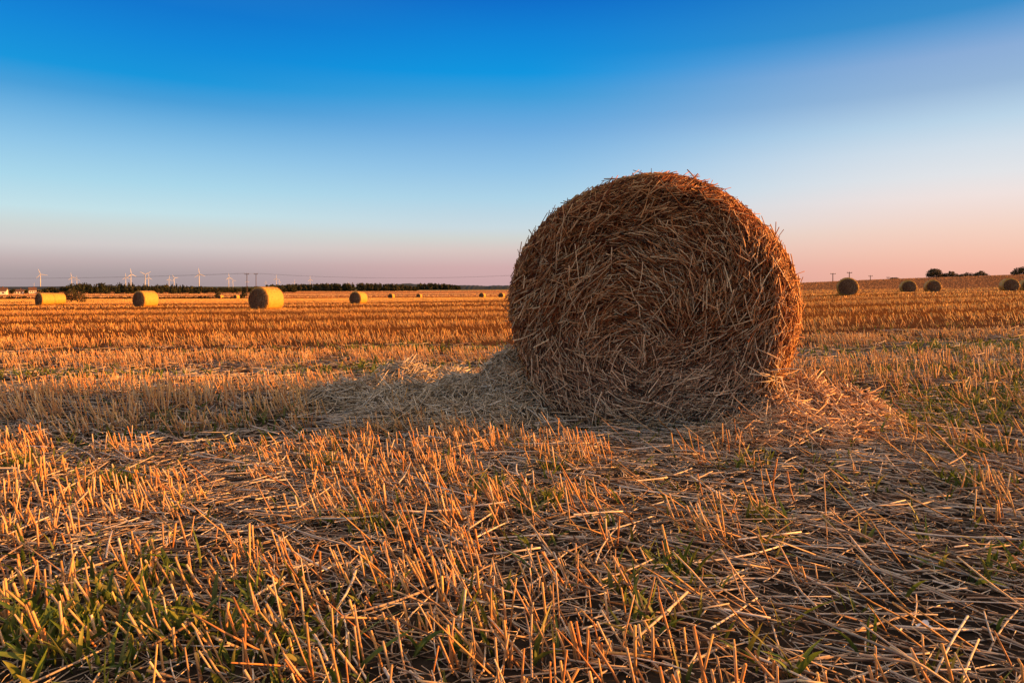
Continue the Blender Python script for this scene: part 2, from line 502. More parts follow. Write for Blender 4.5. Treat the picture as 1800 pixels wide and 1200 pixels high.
def near_bale():
    t = thing('straw_bale', 'big round straw bale in the foreground, loosely wound end towards the viewer', 'bale', (BX, BY, 0), R_(BALE_A), 'round straw bales on the field')
    # core: grid over the end (polar) and the round side
    nt_, nr, nl = 160, 44, 18
    th = np.linspace(-math.pi, math.pi, nt_, endpoint=False)
    rows = []
    for rho in np.linspace(0.02, 1, nr):
        R = rim(th) * rho
        u = R * np.cos(th); v = VC + R * np.sin(th)
        rows.append(np.stack([u, face_depth(u, v, th, np.full_like(th, rho)) + .02, v], -1))
    for k in range(1, nl + 1):
        y = .17 + (BLEN - .17) * k / nl
        R = rim(th) * (1 - .02 * smooth(.8, 1, k / nl)) + (fbm(th * 6, np.full_like(th, y * 8), 44) - .5) * .05 - .01
        rows.append(np.stack([R * np.cos(th), np.full_like(th, y), VC + R * np.sin(th)], -1))
    for rho in np.linspace(.9, 0.02, 6):
        R = rim(th) * rho
        rows.append(np.stack([R * np.cos(th), np.full_like(th, BLEN + .03), VC + R * np.sin(th)], -1))
    V = np.array(rows); n = len(rows)
    k = np.arange(n - 1)[:, None] * nt_; s = np.arange(nt_)[None]; s2 = (s + 1) % nt_
    q = np.stack([k + s, k + s2, k + nt_ + s2, k + nt_ + s], -1).reshape(-1, 4)
    caps = [np.array([np.arange(nt_)[::-1], (n - 1) * nt_ + np.arange(nt_)])]
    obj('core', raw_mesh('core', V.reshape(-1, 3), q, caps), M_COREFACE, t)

    # straws wound on the end
    g = np.random.default_rng(11)
    def end_straws(n, lo, hi, rr, spread, lift, cols, w, seed, rmax=1.0, tilt=.10):
        th = g.uniform(-math.pi, math.pi, n); rho = np.sqrt(g.uniform(0, rmax ** 2, n))
        R = rim(th) * rho; u = R * np.cos(th); v = VC + R * np.sin(th)
        y = face_depth(u, v, th, rho) - lift * g.uniform(.0, 1, n)
        # winding direction: tangent round a centre that wanders, with matted patches
        cx = u - .0 + (fbm(u * 2.2, v * 2.2, 51) - .5) * .9; cz = v - (VC - .12) + (fbm(u * 2.2 + 7, v * 2.2, 52) - .5) * .8
        a = np.arctan2(cz, cx) + math.pi / 2
        a = a + (fbm(u * 3.1, v * 3.1 + 4, 53) - .5) * 1.7 + g.normal(0, spread, n)
        a = np.where(g.random(n) < .12, g.uniform(0, 6.28, n), a)
        a = a + np.where(g.random(n) < .5, 0, math.pi)
        k = np.clip((rho - .86) / .14, 0, 1)
        D = np.stack([np.cos(a), g.normal(0, tilt, n), np.sin(a)], -1)
        # lean with the shoulder
        rad = np.stack([np.cos(th), np.zeros(n), np.sin(th)], -1)
        dr = (D * rad).sum(-1)
        D[:, 1] += dr * k * 1.0
        L = g.uniform(lo, hi, n) * (1 - .4 * k)
        P = np.stack([u, y, v], -1) - unit(D) * (L / 2)[:, None]
        bend = g.normal(0, .14, (n, 3)) * L[:, None]; bend[:, 1] = np.abs(bend[:, 1]) * .3
        c = pal(n, g, cols, w)
        low = smooth(.70, .15, v)[:, None]; top = smooth(.8, 1.35, v)[:, None]; c = c * (1 - top * np.array([.10, .24, .38]))                      # paler, greyer straw lower down, darker and redder at the top
        c = c * (1 - low * .55) + np.array([.60, .46, .31]) * c.mean(1, keepdims=True) / .31 * low * .55
        return straw_geo(P, D, L, g.uniform(*rr, n), c, c * g.uniform(.75, 1.15, (n, 1)), 4, 3, bend, .8, True, seed)
    brown = [(.42, .17, .055), (.25, .075, .020), (.58, .32, .145), (.72, .50, .28), (.10, .028, .008)]
    parts = [end_straws(7500, .10, .26, (.0020, .0036), .26, .008, brown, [3, 5, .8, .2, 5], 1, 1.0, .06),  # deepest layer mostly dark, painting in the shaded gaps
             end_straws(6000, .05, .16, (.0018, .0034), .32, .042, brown, [3.5, 3, 3, 2.4, 2.2], 2, 1.0, .14),
             end_straws(7000, .025, .09, (.0010, .0019), .55, .050, brown, [4, 3, 3.5, 2, 1], 7, 1.0, .16),
             end_straws(1300, .08, .22, (.0021, .0036), .5, .060, brown, [.5, .5, 4, 6, 0], 3, .95, .22)]
    obj('wound_end', geo_mesh('wound_end', parts), M_STRAW, t)

    # straws on the round side, the shoulder and bristling on the silhouette
    def side_straws(n, lo, hi, rr, out, seed, yr, cols, w, spread=.35):
        th = g.uniform(-math.pi * .35, math.pi * 1.35, n); y = g.uniform(*yr, n)
        R = rim(th) + g.uniform(-.01, .02, n)
        k = np.clip((.11 - y) / .11, 0, 1); R = R - .07 * k * k
        rad = np.stack([np.cos(th), np.zeros(n), np.sin(th)], -1)
        tan = np.stack([-np.sin(th), np.zeros(n), np.cos(th)], -1)
        sgn = np.where(g.random(n) < .5, 1, -1)[:, None]
        D = tan * sgn + rad * (np.abs(g.normal(0, out, n)))[:, None] + np.array([[0, 1., 0]]) * g.normal(0, spread, n)[:, None]
        L = g.uniform(lo, hi, n)
        P = np.stack([R * np.cos(th), y, VC + R * np.sin(th)], -1) - unit(D) * (L * .4)[:, None]
        bend = -rad * (L * .12)[:, None] + g.normal(0, .05, (n, 3)) * L[:, None]
        c = pal(n, g, cols, w)
        return straw_geo(P, D, L, g.uniform(*rr, n), c, c, 4, 3, bend, .8, True, seed)
    gold = [(.55, .28, .085), (.40, .17, .05), (.62, .40, .17), (.24, .09, .03)]
    parts = [side_straws(9000, .10, .26, (.0025, .004), .06, 4, (.03, BLEN), gold, [4, 3, 2, 2]),
             side_straws(2600, .06, .18, (.0025, .004), .22, 5, (-.01, .3), gold, [4, 3, 2, 2], .6),
             side_straws(300, .05, .13, (.0018, .003), .9, 6, (.0, .6), gold, [3, 3, 2, 2], .8)]
    obj('round_side', geo_mesh('round_side', parts), M_STRAW, t)
    # short stubble of ends hanging at the foot
    n = 900
    th = g.uniform(math.pi * 1.13, math.pi * 1.87, n); y = g.uniform(-.06, .12, n)
    R = rim(th) * g.uniform(.92, 1.02, n)
    P = np.stack([R * np.cos(th), y, np.maximum(VC + R * np.sin(th), .02)], -1)
    D = np.stack([g.normal(0, 1, n), g.normal(-.5, .5, n), g.normal(-.15, .35, n)], -1)
    c = pal(n, g, [(.5, .38, .24), (.36, .24, .13), (.56, .46, .32)], [3, 3, 2])
    obj('foot_straw', geo_mesh('foot_straw', [straw_geo(P, D, g.uniform(.08, .24, n), g.uniform(.0025, .004, n), c, c, 4, 2, g.normal(0, .02, (n, 3)), .8, True, 8)]), M_STRAW, t)
near_bale()

def bale_footprint(X, Y, m=0.0):
    dx, dy = X - BX, Y - BY
    u = dx * ca + dy * sa; w = -dx * sa + dy * ca
    return (np.abs(u) < .74 + m) & (w > -.02 - m) & (w < BLEN + m)

# ------------------------------------------------------------------ loose straw heaps
def heap(name, label, blobs, n, cols, w, seed, rr=(.0025, .0042), ll=(.07, .26), cat='straw heap'):
    g = np.random.default_rng(seed)
    bl = np.array(blobs)                                    # x, y, sx, sy, h
    cx, cy = bl[:, 0].mean(), bl[:, 1].mean()
    def h(X, Y):
        z = np.zeros_like(X)
        for x, y, sx, sy, hh in blobs:
            z = np.maximum(z, hh * np.exp(-((X - x) / sx) ** 2 - ((Y - y) / sy) ** 2))
        return z * (1 + (fbm(X * 5, Y * 5, seed) - .5) * .7)
    t = thing(name, label, cat, (cx, cy, gz(cx, cy)), 0, 'loose straw heaps round the big bale')
    z0 = gz(cx, cy)
    x0, x1 = (bl[:, 0] - 2 * bl[:, 2]).min(), (bl[:, 0] + 2 * bl[:, 2]).max()
    y0, y1 = (bl[:, 1] - 2 * bl[:, 3]).min(), (bl[:, 1] + 2 * bl[:, 3]).max()
    nx, ny = 60, 40
    X, Y = np.meshgrid(np.linspace(x0, x1, nx), np.linspace(y0, y1, ny))
    Z = ground_z(X, Y) - .03 + h(X, Y) * .9
    V = np.stack([X - cx, Y - cy, Z - z0], -1).reshape(-1, 3)
    k = np.arange(ny - 1)[:, None] * nx; s = np.arange(nx - 1)[None]
    q = np.stack([k + s, k + s + 1, k + nx + s + 1, k + nx + s], -1).reshape(-1, 4)
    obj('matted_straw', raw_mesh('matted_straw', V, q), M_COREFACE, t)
    P = []
    i = g.choice(len(bl), n * 3, p=bl[:, 2] * bl[:, 3] / (bl[:, 2] * bl[:, 3]).sum())
    X = bl[i, 0] + g.normal(0, .75, n * 3) * bl[i, 2]; Y = bl[i, 1] + g.normal(0, .75, n * 3) * bl[i, 3]
    keep = (h(X, Y) > .012) & ~bale_footprint(X, Y, -.03)
    X, Y = X[keep][:n], Y[keep][:n]; n = len(X)
    Z = ground_z(X, Y) + h(X, Y) + g.uniform(-.02, .035, n)
    a = g.uniform(0, 6.28, n)
    e = .03
    gx = (h(X + e, Y) - h(X - e, Y)) / (2 * e); gy = (h(X, Y + e) - h(X, Y - e)) / (2 * e)
    D = np.stack([np.cos(a), np.sin(a), gx * np.cos(a) + gy * np.sin(a) + g.normal(.0, .16, n)], -1)
    L = g.uniform(*ll, n)
    P = np.stack([X - cx, Y - cy, Z - z0], -1) - unit(D) * (L / 2)[:, None]
    c = pal(n, g, cols, w)
    bend = g.normal(0, .16, (n, 3)) * L[:, None]
    obj('loose_straw', geo_mesh('loose_straw', [straw_geo(P, D, L, g.uniform(*rr, n), c, c * g.uniform(.8, 1.1, (n, 1)), 4, 3, bend, .8, True, seed)]), M_STRAW, t)
    return h

PALE = [(.57, .46, .32), (.44, .34, .22), (.68, .58, .44), (.26, .18, .10)]
H1 = heap('straw_heap', 'grey heap of loose straw in the shade against the left flank of the big bale',
          [(.02, 4.70, .30, .34, .40), (-.32, 4.75, .32, .33, .22), (-.75, 4.85, .36, .26, .14), (-1.22, 4.95, .32, .22, .12), (-.45, 4.35, .45, .32, .08), (.0, 4.25, .3, .3, .12)],
          5600, PALE, [4, 3, 2, 2], 61)
H2 = heap('straw_heap', 'small sunlit heap of straw glowing orange behind the shaded heap',
          [(-.95, 6.05, .30, .18, .14), (-.52, 6.12, .25, .14, .08)], 1800, PALE, [4, 3, 3, 1], 62)
H3 = heap('straw_heap', 'sunlit heap of loose straw spilling from the right foot of the big bale',
          [(1.42, 3.72, .22, .20, .15), (1.70, 3.84, .26, .22, .18), (1.95, 3.92, .18, .16, .12), (1.36, 3.50, .35, .18, .08)], 4600,
          [(.58, .39, .23), (.48, .28, .15), (.66, .50, .33), (.32, .16, .08)], [4, 3, 3, 1.5], 63)
def clear(X, Y):
    """ground swept bare of standing stubble beside the heaps"""
    return (((X - 2.3) / .75) ** 2 + ((Y - 3.75) / .42) ** 2 < 1) | (((X + .6) / .8) ** 2 + ((Y - 5.55) / .42) ** 2 < 1) | (((X - .1) / 1.3) ** 2 + ((Y - 6.1) / .26) ** 2 < 1)
def heap_h(X, Y):
    return np.maximum(np.maximum(H1(X, Y), H2(X, Y)), H3(X, Y))

# ------------------------------------------------------------------ stubble
ROT = R_(4)
def rowcoords(X, Y):
    return X * math.cos(ROT) + Y * math.sin(ROT), -X * math.sin(ROT) + Y * math.cos(ROT)

GAPS = [(7.3, .8), (10.5, 1.2), (15.8, 1.7), (22.5, 2.6), (32.5, 4.0), (49, 6.5), (76, 10)]
def band(X, Y):
    """1 in standing stubble, less in the flattened wheel tracks between the swaths"""
    u, v = rowcoords(X, Y)
    v = v + (fbm(u / 3.0, v / 9, 71) - .5) * 1.1 * np.clip(v / 14, .3, 3)
    b = np.ones_like(v)
    for c, w in GAPS:
        b = b - .92 * np.exp(-((v - c) / w) ** 2)
    return np.clip(b, .08, 1)

def wedge(n, y0, y1, g, margin=.95, pad=.7):
    """random points, even per square metre, in the strip of field the camera looks over"""
    Y = np.sqrt(g.uniform(0, 1, n) * (y1 ** 2 - y0 ** 2) + y0 ** 2)
    X = g.uniform(-1, 1, n) * (Y * margin + pad)
    return X, Y

STAND0 = [(.30, .13, .055), (.22, .10, .045), (.40, .22, .10)]
STAND1 = [(.68, .375, .115), (.60, .345, .15), (.70, .49, .26), (.56, .23, .06)]

def standing(dens, y0, y1, seed, R, H, sides, segs, rows=True, thin=None, lean=.30, hscale=1.0):
    g = np.random.default_rng(seed)
    area = (.95 * (y1 ** 2 - y0 ** 2) + 2 * .7 * (y1 - y0))
    n = int(dens * area)
    X, Y = wedge(n, y0, y1, g)
    if rows:
        u, v = rowcoords(X, Y)
        sp = .16
        v = np.round(v / sp) * sp + g.normal(0, .022, n)
        X = u * math.cos(ROT) - v * math.sin(ROT); Y = u * math.sin(ROT) + v * math.cos(ROT)
    p = band(X, Y)
    cl = fbm(X * 3.2, Y * 3.2, 81, 2)
    p = p * smooth(.34, .58, cl) if thin is None else p * thin(X, Y, cl)
    keep = (g.random(n) < p) & ~bale_footprint(X, Y, .04) & (heap_h(X, Y) < .055) & ~(clear(X, Y) & (g.random(n) < .85))
    X, Y = X[keep], Y[keep]; n = len(X)
    b = band(X, Y)
    Z = ground_z(X, Y) - .01
    L = g.uniform(*H, n) * (.22 + .78 * b) * (.75 + .5 * fbm(X * .8, Y * .8, 83)) * hscale
    long_ = g.random(n) < .03
    L = np.where(long_, L * 1.6, L)
    lx = -lean + .35 * (fbm(X * 1.5, Y * 1.5, 84) - .5) * 2
    D = np.stack([lx + g.normal(0, .20, n), g.normal(-.02, .20, n) + .3 * (fbm(X * 1.5 + 40, Y * 1.5, 85) - .5), np.ones(n)], -1)
    flop = g.random(n) < .16
    D[flop, 2] = g.uniform(.15, .5, flop.sum())
    c0 = pal(n, g, STAND0, [3, 3, 2]); c1 = pal(n, g, STAND1, [4, 3, 2, 2])
    far = smooth(6, 16, Y)[:, None]
    c1 = c1 * (1 - far) + c1 * np.array([1.14, 1.06, .58]) * far
    bend = g.normal(0, .05, (n, 3)) * L[:, None]
    return straw_geo(np.stack([X, Y, Z], -1), D, L, g.uniform(*R, n), c0, c1, sides, segs, bend, .88, True, seed)

def thin_front(X, Y, cl):
    u, v = rowcoords(X, Y)
    left = smooth(1.2, -.9, X)                        # thicker on the left of the foreground
    thr = .595 - .175 * left
    p = smooth(thr - .03, thr + .07, cl) * (.55 + .45 * left)
    p = p * (1 - .75 * smooth(.55, .0, np.hypot((X - .9) / 1.6, (Y - 3.55) / .6)))
    return p

tag(obj('stubble', geo_mesh('stubble', [standing(620, .95, 4.2, 101, (.0018, .0038), (.05, .14), 6, 2, True, thin_front, .30)]), M_STRAW),
    'cut stubble stalks standing in clumps across the foreground', 'stubble', kind='stuff')
tag(obj('stubble', geo_mesh('stubble', [standing(430, 4.2, 12, 102, (.0026, .0042), (.09, .19), 4, 1)]), M_STRAW),
    'rows of cut stubble standing on both sides of the big bale', 'stubble', kind='stuff')
thin_far = lambda X, Y, cl: (.45 + .55 * smooth(.3, .6, cl)) * (.4 + .6 * smooth(.3, .5, vnoise(X / 2.5, Y * .9, 88)))
tag(obj('stubble', geo_mesh('stubble', [standing(75, 12, 40, 103, (.004, .0078), (.10, .19), 3, 1, True, thin_far),
                                        standing(9, 40, 110, 104, (.016, .026), (.10, .19), 3, 1, False, thin_far)]), M_STRAW),
    'golden stubble rows reaching back to the far bales', 'stubble', kind='stuff')

def far_stubble():
    g = np.random.default_rng(105)
    P = []
    def zone(dens, y0, y1, R, H, seed, fn):
        n = int(dens * .95 * (y1 ** 2 - y0 ** 2))
        X, Y = wedge(n, y0, y1, g)
        keep, c = fn(X, Y)
        X, Y, c = X[keep], Y[keep], c[keep]; n = len(X)
        c = np.clip(c * (1 + g.normal(0, .15, (n, 1))), .01, .9)
        D = np.stack([-.25 + g.normal(0, .3, n), g.normal(0, .3, n), np.ones(n)], -1)
        P.append(straw_geo(np.stack([X, Y, ground_z(X, Y) - .03], -1), D, g.uniform(*H, n), g.uniform(*R, n), c * .75, c, 3, 1, None, .6, True, seed))
    def own(X, Y):
        b = np.where(X > 0, .5 + .5 * vnoise(X / 12 + Y / 9, Y / 5, 91), 1.0)
        c = np.where((X > .3 * Y)[:, None] & (Y > 84)[:, None], np.array([[.36, .185, .085]]), np.array([[.62, .36, .10]]))
        return (g.random(len(X)) < b) & ((Y < 238) | (X > 0)), c
    zone(2.0, 110, 240, (.04, .07), (.12, .22), 106, own)
    def strips(X, Y):
        c = field_color(X, Y) * 1.15
        d = .55 + .45 * vnoise(X / 80, Y / 14, 93)
        return (g.random(len(X)) < d) & (X < 30), c
    zone(.22, 245, 740, (.18, .34), (.18, .42), 107, strips)
    tag(obj('far_stubble', geo_mesh('far_stubble', P), M_FARSTRAW), 'strips of stubble and crop on the far fields', 'stubble', kind='stuff')
far_stubble()

# lying straw litter
def litter(dens, y0, y1, seed, R, Lr, sides, segs, zlift, aim=-.48, dirspread=.62, fn=None):
    g = np.random.default_rng(seed)
    n = int(dens * (.95 * (y1 ** 2 - y0 ** 2) + 1.4 * (y1 - y0)))
    X, Y = wedge(n, y0, y1, g)
    if fn is not None:
        k = g.random(n) < fn(X, Y); X, Y = X[k], Y[k]; n = len(X)
    k = ~bale_footprint(X, Y, -.02); X, Y = X[k], Y[k]; n = len(X)
    a = aim + (fbm(X * 1.1, Y * 1.1, 121) - .5) * 2.2 + g.normal(0, dirspread, n)
    a = np.where(g.random(n) < .18, g.uniform(0, 6.28, n), a)
    a = np.where(g.random(n) < .5, a, a + math.pi)
    L = g.uniform(*Lr, n)
    D = np.stack([np.cos(a), np.sin(a), g.normal(.02, .07, n)], -1)
    Z = ground_z(X, Y) + np.abs(g.normal(0, zlift, n)) + .003
    P = np.stack([X, Y, Z], -1) - unit(D) * (L / 2)[:, None] * np.array([1, 1, .3])
    c = pal(n, g, [(.50, .39, .28), (.34, .24, .16), (.64, .54, .42), (.14, .085, .05), (.46, .41, .34)], [4, 2.5, 3, 3, 2])
    bend = g.normal(0, .10, (n, 3)) * L[:, None]; bend[:, 2] *= .3
    return straw_geo(P, D, L, g.uniform(*R, n), c, c * g.uniform(.75, 1.1, (n, 1)), sides, segs, bend, .8, True, seed)

def leaning(dens, y0, y1, seed):
    """long stalks pushed half over, tips up to the left"""
    g = np.random.default_rng(seed)
    n = int(dens * (.95 * (y1 ** 2 - y0 ** 2) + 1.4 * (y1 - y0)))
    X, Y = wedge(n, y0, y1, g)
    k = (g.random(n) < smooth(-1.6, .6, X) * (.25 + .75 * smooth(.4, .6, fbm(X * 2, Y * 2, 125)))) & ~bale_footprint(X, Y, .1) & (heap_h(X, Y) < .03)
    X, Y = X[k], Y[k]; n = len(X)
    a = math.pi - .15 + g.normal(0, .5, n); e = np.clip(g.normal(.55, .22, n), .12, 1.2)
    D = np.stack([np.cos(a) * np.cos(e), np.sin(a) * np.cos(e), np.sin(e)], -1)
    L = g.uniform(.09, .25, n)
    c0 = pal(n, g, STAND0, [3, 3, 2]); c1 = pal(n, g, STAND1, [4, 3, 2, 2])
    bend = g.normal(0, .07, (n, 3)) * L[:, None]
    return straw_geo(np.stack([X, Y, ground_z(X, Y)], -1), D, L, g.uniform(.0017, .0030, n), c0 * .5 + c1 * .4, c1 * .9, 5, 3, bend, .85, True, seed)

litter_parts = [litter(470, .95, 4.2, 131, (.0015, .0028), (.04, .24), 5, 3, .014, fn=lambda X, Y: .55 + .45 * smooth(.35, .6, fbm(X * 2.5, Y * 2.5, 126))),
                litter(55, .95, 4.2, 132, (.0024, .0036), (.12, .34), 5, 3, .030),
                leaning(70, .95, 4.6, 136),
                litter(1500, .95, 3.6, 133, (.0007, .0016), (.02, .13), 3, 2, .010, 0, 1.3),
                litter(260, 4.2, 11, 134, (.0025, .0036), (.08, .34), 3, 2, .016, fn=lambda X, Y: 1 - .9 * smooth(6, 10, Y)),
                litter(560, 3.0, 4.6, 135, (.0018, .0032), (.05, .22), 4, 2, .012, 0, 1.2,
                       lambda X, Y: smooth(1.1, .55, np.hypot((X - .75) / 1.7, (Y - 3.75) / .75)))]
tag(obj('straw_litter', geo_mesh('straw_litter', litter_parts), M_STRAW), 'broken straw lying flat on the soil between the stubble', 'straw', kind='stuff')

# ------------------------------------------------------------------ green regrowth
GREEN0 = [(.05, .085, .016), (.07, .10, .02), (.10, .115, .025)]
GREEN1 = [(.11, .17, .022), (.17, .19, .03), (.25, .22, .045)]
def weeds():
    g = np.random.default_rng(141)
    parts = []
    def add(X, Y, lo, hi, W, per):
        X = np.repeat(X, per); Y = np.repeat(Y, per); n = len(X)
        X = X + g.normal(0, .012, n); Y = Y + g.normal(0, .012, n)
        k = ~bale_footprint(X, Y, .02) & (heap_h(X, Y) < .04); X, Y = X[k], Y[k]; n = len(X)
        L = g.uniform(lo, hi, n)
        D = np.stack([g.normal(0, .35, n), g.normal(0, .35, n), np.ones(n)], -1)
        bend = np.stack([g.normal(0, .35, n), g.normal(0, .35, n), -np.abs(g.normal(0, .2, n))], -1) * L[:, None]
        parts.append(blade_geo(np.stack([X, Y, ground_z(X, Y)], -1), D, L, np.full(n, W) * g.uniform(.6, 1.2, n), bend,
                               pal(n, g, GREEN0, [2, 2, 1]), pal(n, g, GREEN1, [3, 2, 1]), 4, 150 + len(parts)))
    def patch(x, y, sx, sy, n, lo, hi, W=.006, per=3):
        add(x + g.normal(0, sx, n), y + g.normal(0, sy, n), lo, hi, W, per)
    patch(-.95, 1.62, .28, .12, 95, .05, .13, .0065)        # lower left corner
    patch(-1.15, 1.75, .25, .2, 50, .05, .12)
    patch(-.55, 1.50, .25, .12, 40, .05, .12)
    patch(2.6, 3.9, .5, .35, 230, .05, .13)                 # right of the spilled heap
    patch(3.4, 4.2, .6, .4, 230, .05, .13)
    patch(1.95, 4.5, .3, .25, 60, .05, .12)
    patch(-2.0, 4.2, .5, .3, 60, .05, .12)
    patch(-1.4, 7.2, .5, .3, 120, .06, .14, .008)
    patch(-4.6, 6.9, .9, .25, 120, .06, .14, .008)
    patch(-1.2, 9.8, 1.2, .35, 160, .06, .14, .009)
    patch(5.5, 7.5, 1.2, .4, 330, .06, .14, .008)
    patch(4.0, 5.6, 1.0, .35, 300, .06, .13, .007)
    X, Y = wedge(900, 1.2, 4.6, g); add(X, Y, .04, .11, .0042, 2)
    for x, y, n in ((-.1, 2.75, 14), (.12, 2.55, 16), (.45, 1.9, 12), (.9, 2.3, 10), (1.25, 1.75, 12), (.3, 1.6, 10), (-.5, 2.3, 12), (-1.7, 2.9, 22), (-2.3, 3.2, 24), (1.7, 2.6, 14), (2.1, 3.1, 22), (1.9, 2.0, 12), (.2, 3.0, 12), (1.0, 3.05, 10), (-.9, 3.2, 16)):
        patch(x, y, .06, .05, n, .05, .12, .005, 3)
    X, Y = wedge(700, 4.6, 12, g); add(X, Y, .05, .13, .006, 2)
    tag(obj('green_regrowth', geo_mesh('green_regrowth', parts), M_LEAF), 'sparse green grass sprouting through the stubble', 'grass', kind='stuff')
weeds()

def seedling(px, py, label, lo, hi, n, seed):
    Y = EYE * F / (py - HOR); X = (px - 900) / F * Y
    z = gz(X, Y)
    g = np.random.default_rng(seed)
    t = thing('seedling', label, 'plant', (X, Y, z), 0, 'green seedlings in the foreground stubble')
    for i in range(n):
        L = g.uniform(lo, hi, 1)
        D = np.array([[g.normal(0, .35), g.normal(0, .2), 1.0]])
        bend = np.array([[g.normal(0, .5), g.normal(0, .3), -.2]]) * L
        geo = blade_geo(np.array([[g.normal(0, .006), g.normal(0, .006), -.005]]), D, L, np.array([.0062]), bend,
                        pal(1, g, GREEN0, [1, 1, 1]), pal(1, g, GREEN1, [2, 2, 1]), 4, seed * 10 + i)
        obj('leaf', geo_mesh('leaf', [geo]), M_LEAF, t)
seedling(1385, 1205, 'broad-leaved green seedling cut by the bottom edge right of the middle', .10, .16, 6, 201)
seedling(1655, 1030, 'pale green seedling with curled leaves near the pale scrap at lower right', .06, .11, 4, 202)
seedling(1085, 1040, 'upright green seedling in the middle of the lying straw', .07, .12, 5, 203)
seedling(890, 1040, 'single thin seedling with one long yellow-green leaf', .08, .13, 2, 204)
seedling(930, 900, 'tuft of green blades below the left foot of the big bale', .06, .11, 6, 205)
seedling(1520, 960, 'slender green seedling amid flattened straw below the right heap', .06, .10, 3, 206)

def scrap():
    Y = EYE * F / (1127 - HOR); X = (1621 - 900) / F * Y
    t = np.linspace(0, 1, 7)
    U, V = np.meshgrid(t, t)
    x = (U - .5) * .034; y = (V - .5) * .022
    z = .006 * np.sin(U * 5 + V * 3) + .004 * np.cos(V * 7 - U * 2) + .022
    P = np.stack([x * (1 + .2 * np.sin(V * 9)), y * (1 + .25 * np.cos(U * 8)), z], -1).reshape(-1, 3)
    k = np.arange(6)[:, None] * 7; s = np.arange(6)[None]
    q = np.stack([k + s, k + s + 1, k + 7 + s + 1, k + 7 + s], -1).reshape(-1, 4)
    n = len(P)
    P2 = P.copy(); P2[:, 2] -= .0015
    me = raw_mesh('litter_scrap', np.concatenate([P, P2]), np.concatenate([q, q[:, ::-1] + n]))
    o = obj('plastic_scrap', me, mat('pale_plastic', rough=.35, spec=.5, build=noise_color((.6, .64, .7), (.75, .78, .82), 40)), None, (X, Y, gz(X, Y)))
    tag(o, 'small pale scrap lying on the dark soil at lower right', 'scrap')
scrap()

# ------------------------------------------------------------------ the other bales
def end_build(nt, b):
    N, L = nt.nodes.new, nt.links.new
    tc = N('ShaderNodeTexCoord')
    n = N('ShaderNodeTexNoise'); n.inputs['Scale'].default_value = 9; n.inputs['Detail'].default_value = 8
    L(tc.outputs['Object'], n.inputs['Vector'])
    r = N('ShaderNodeValToRGB'); e = r.color_ramp.elements
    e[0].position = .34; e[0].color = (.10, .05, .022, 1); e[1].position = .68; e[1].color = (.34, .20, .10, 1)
    L(n.outputs[0], r.inputs[0]); L(r.outputs[0], b.inputs['Base Color'])
    bp = N('ShaderNodeBump'); bp.inputs['Strength'].default_value = .8; bp.inputs['Distance'].default_value = .04
    L(n.outputs[0], bp.inputs['Height']); L(bp.outputs[0], b.inputs['Normal'])
M_END = mat('bale_end', rough=.9, spec=.1, build=end_build)
M_SIDE = mat('bale_side', rough=.55, spec=.2, build=noise_color((.43, .225, .035), (.58, .33, .06), 7, .6, 8, (.50, .275, .045), (1, 6, 1), .03))

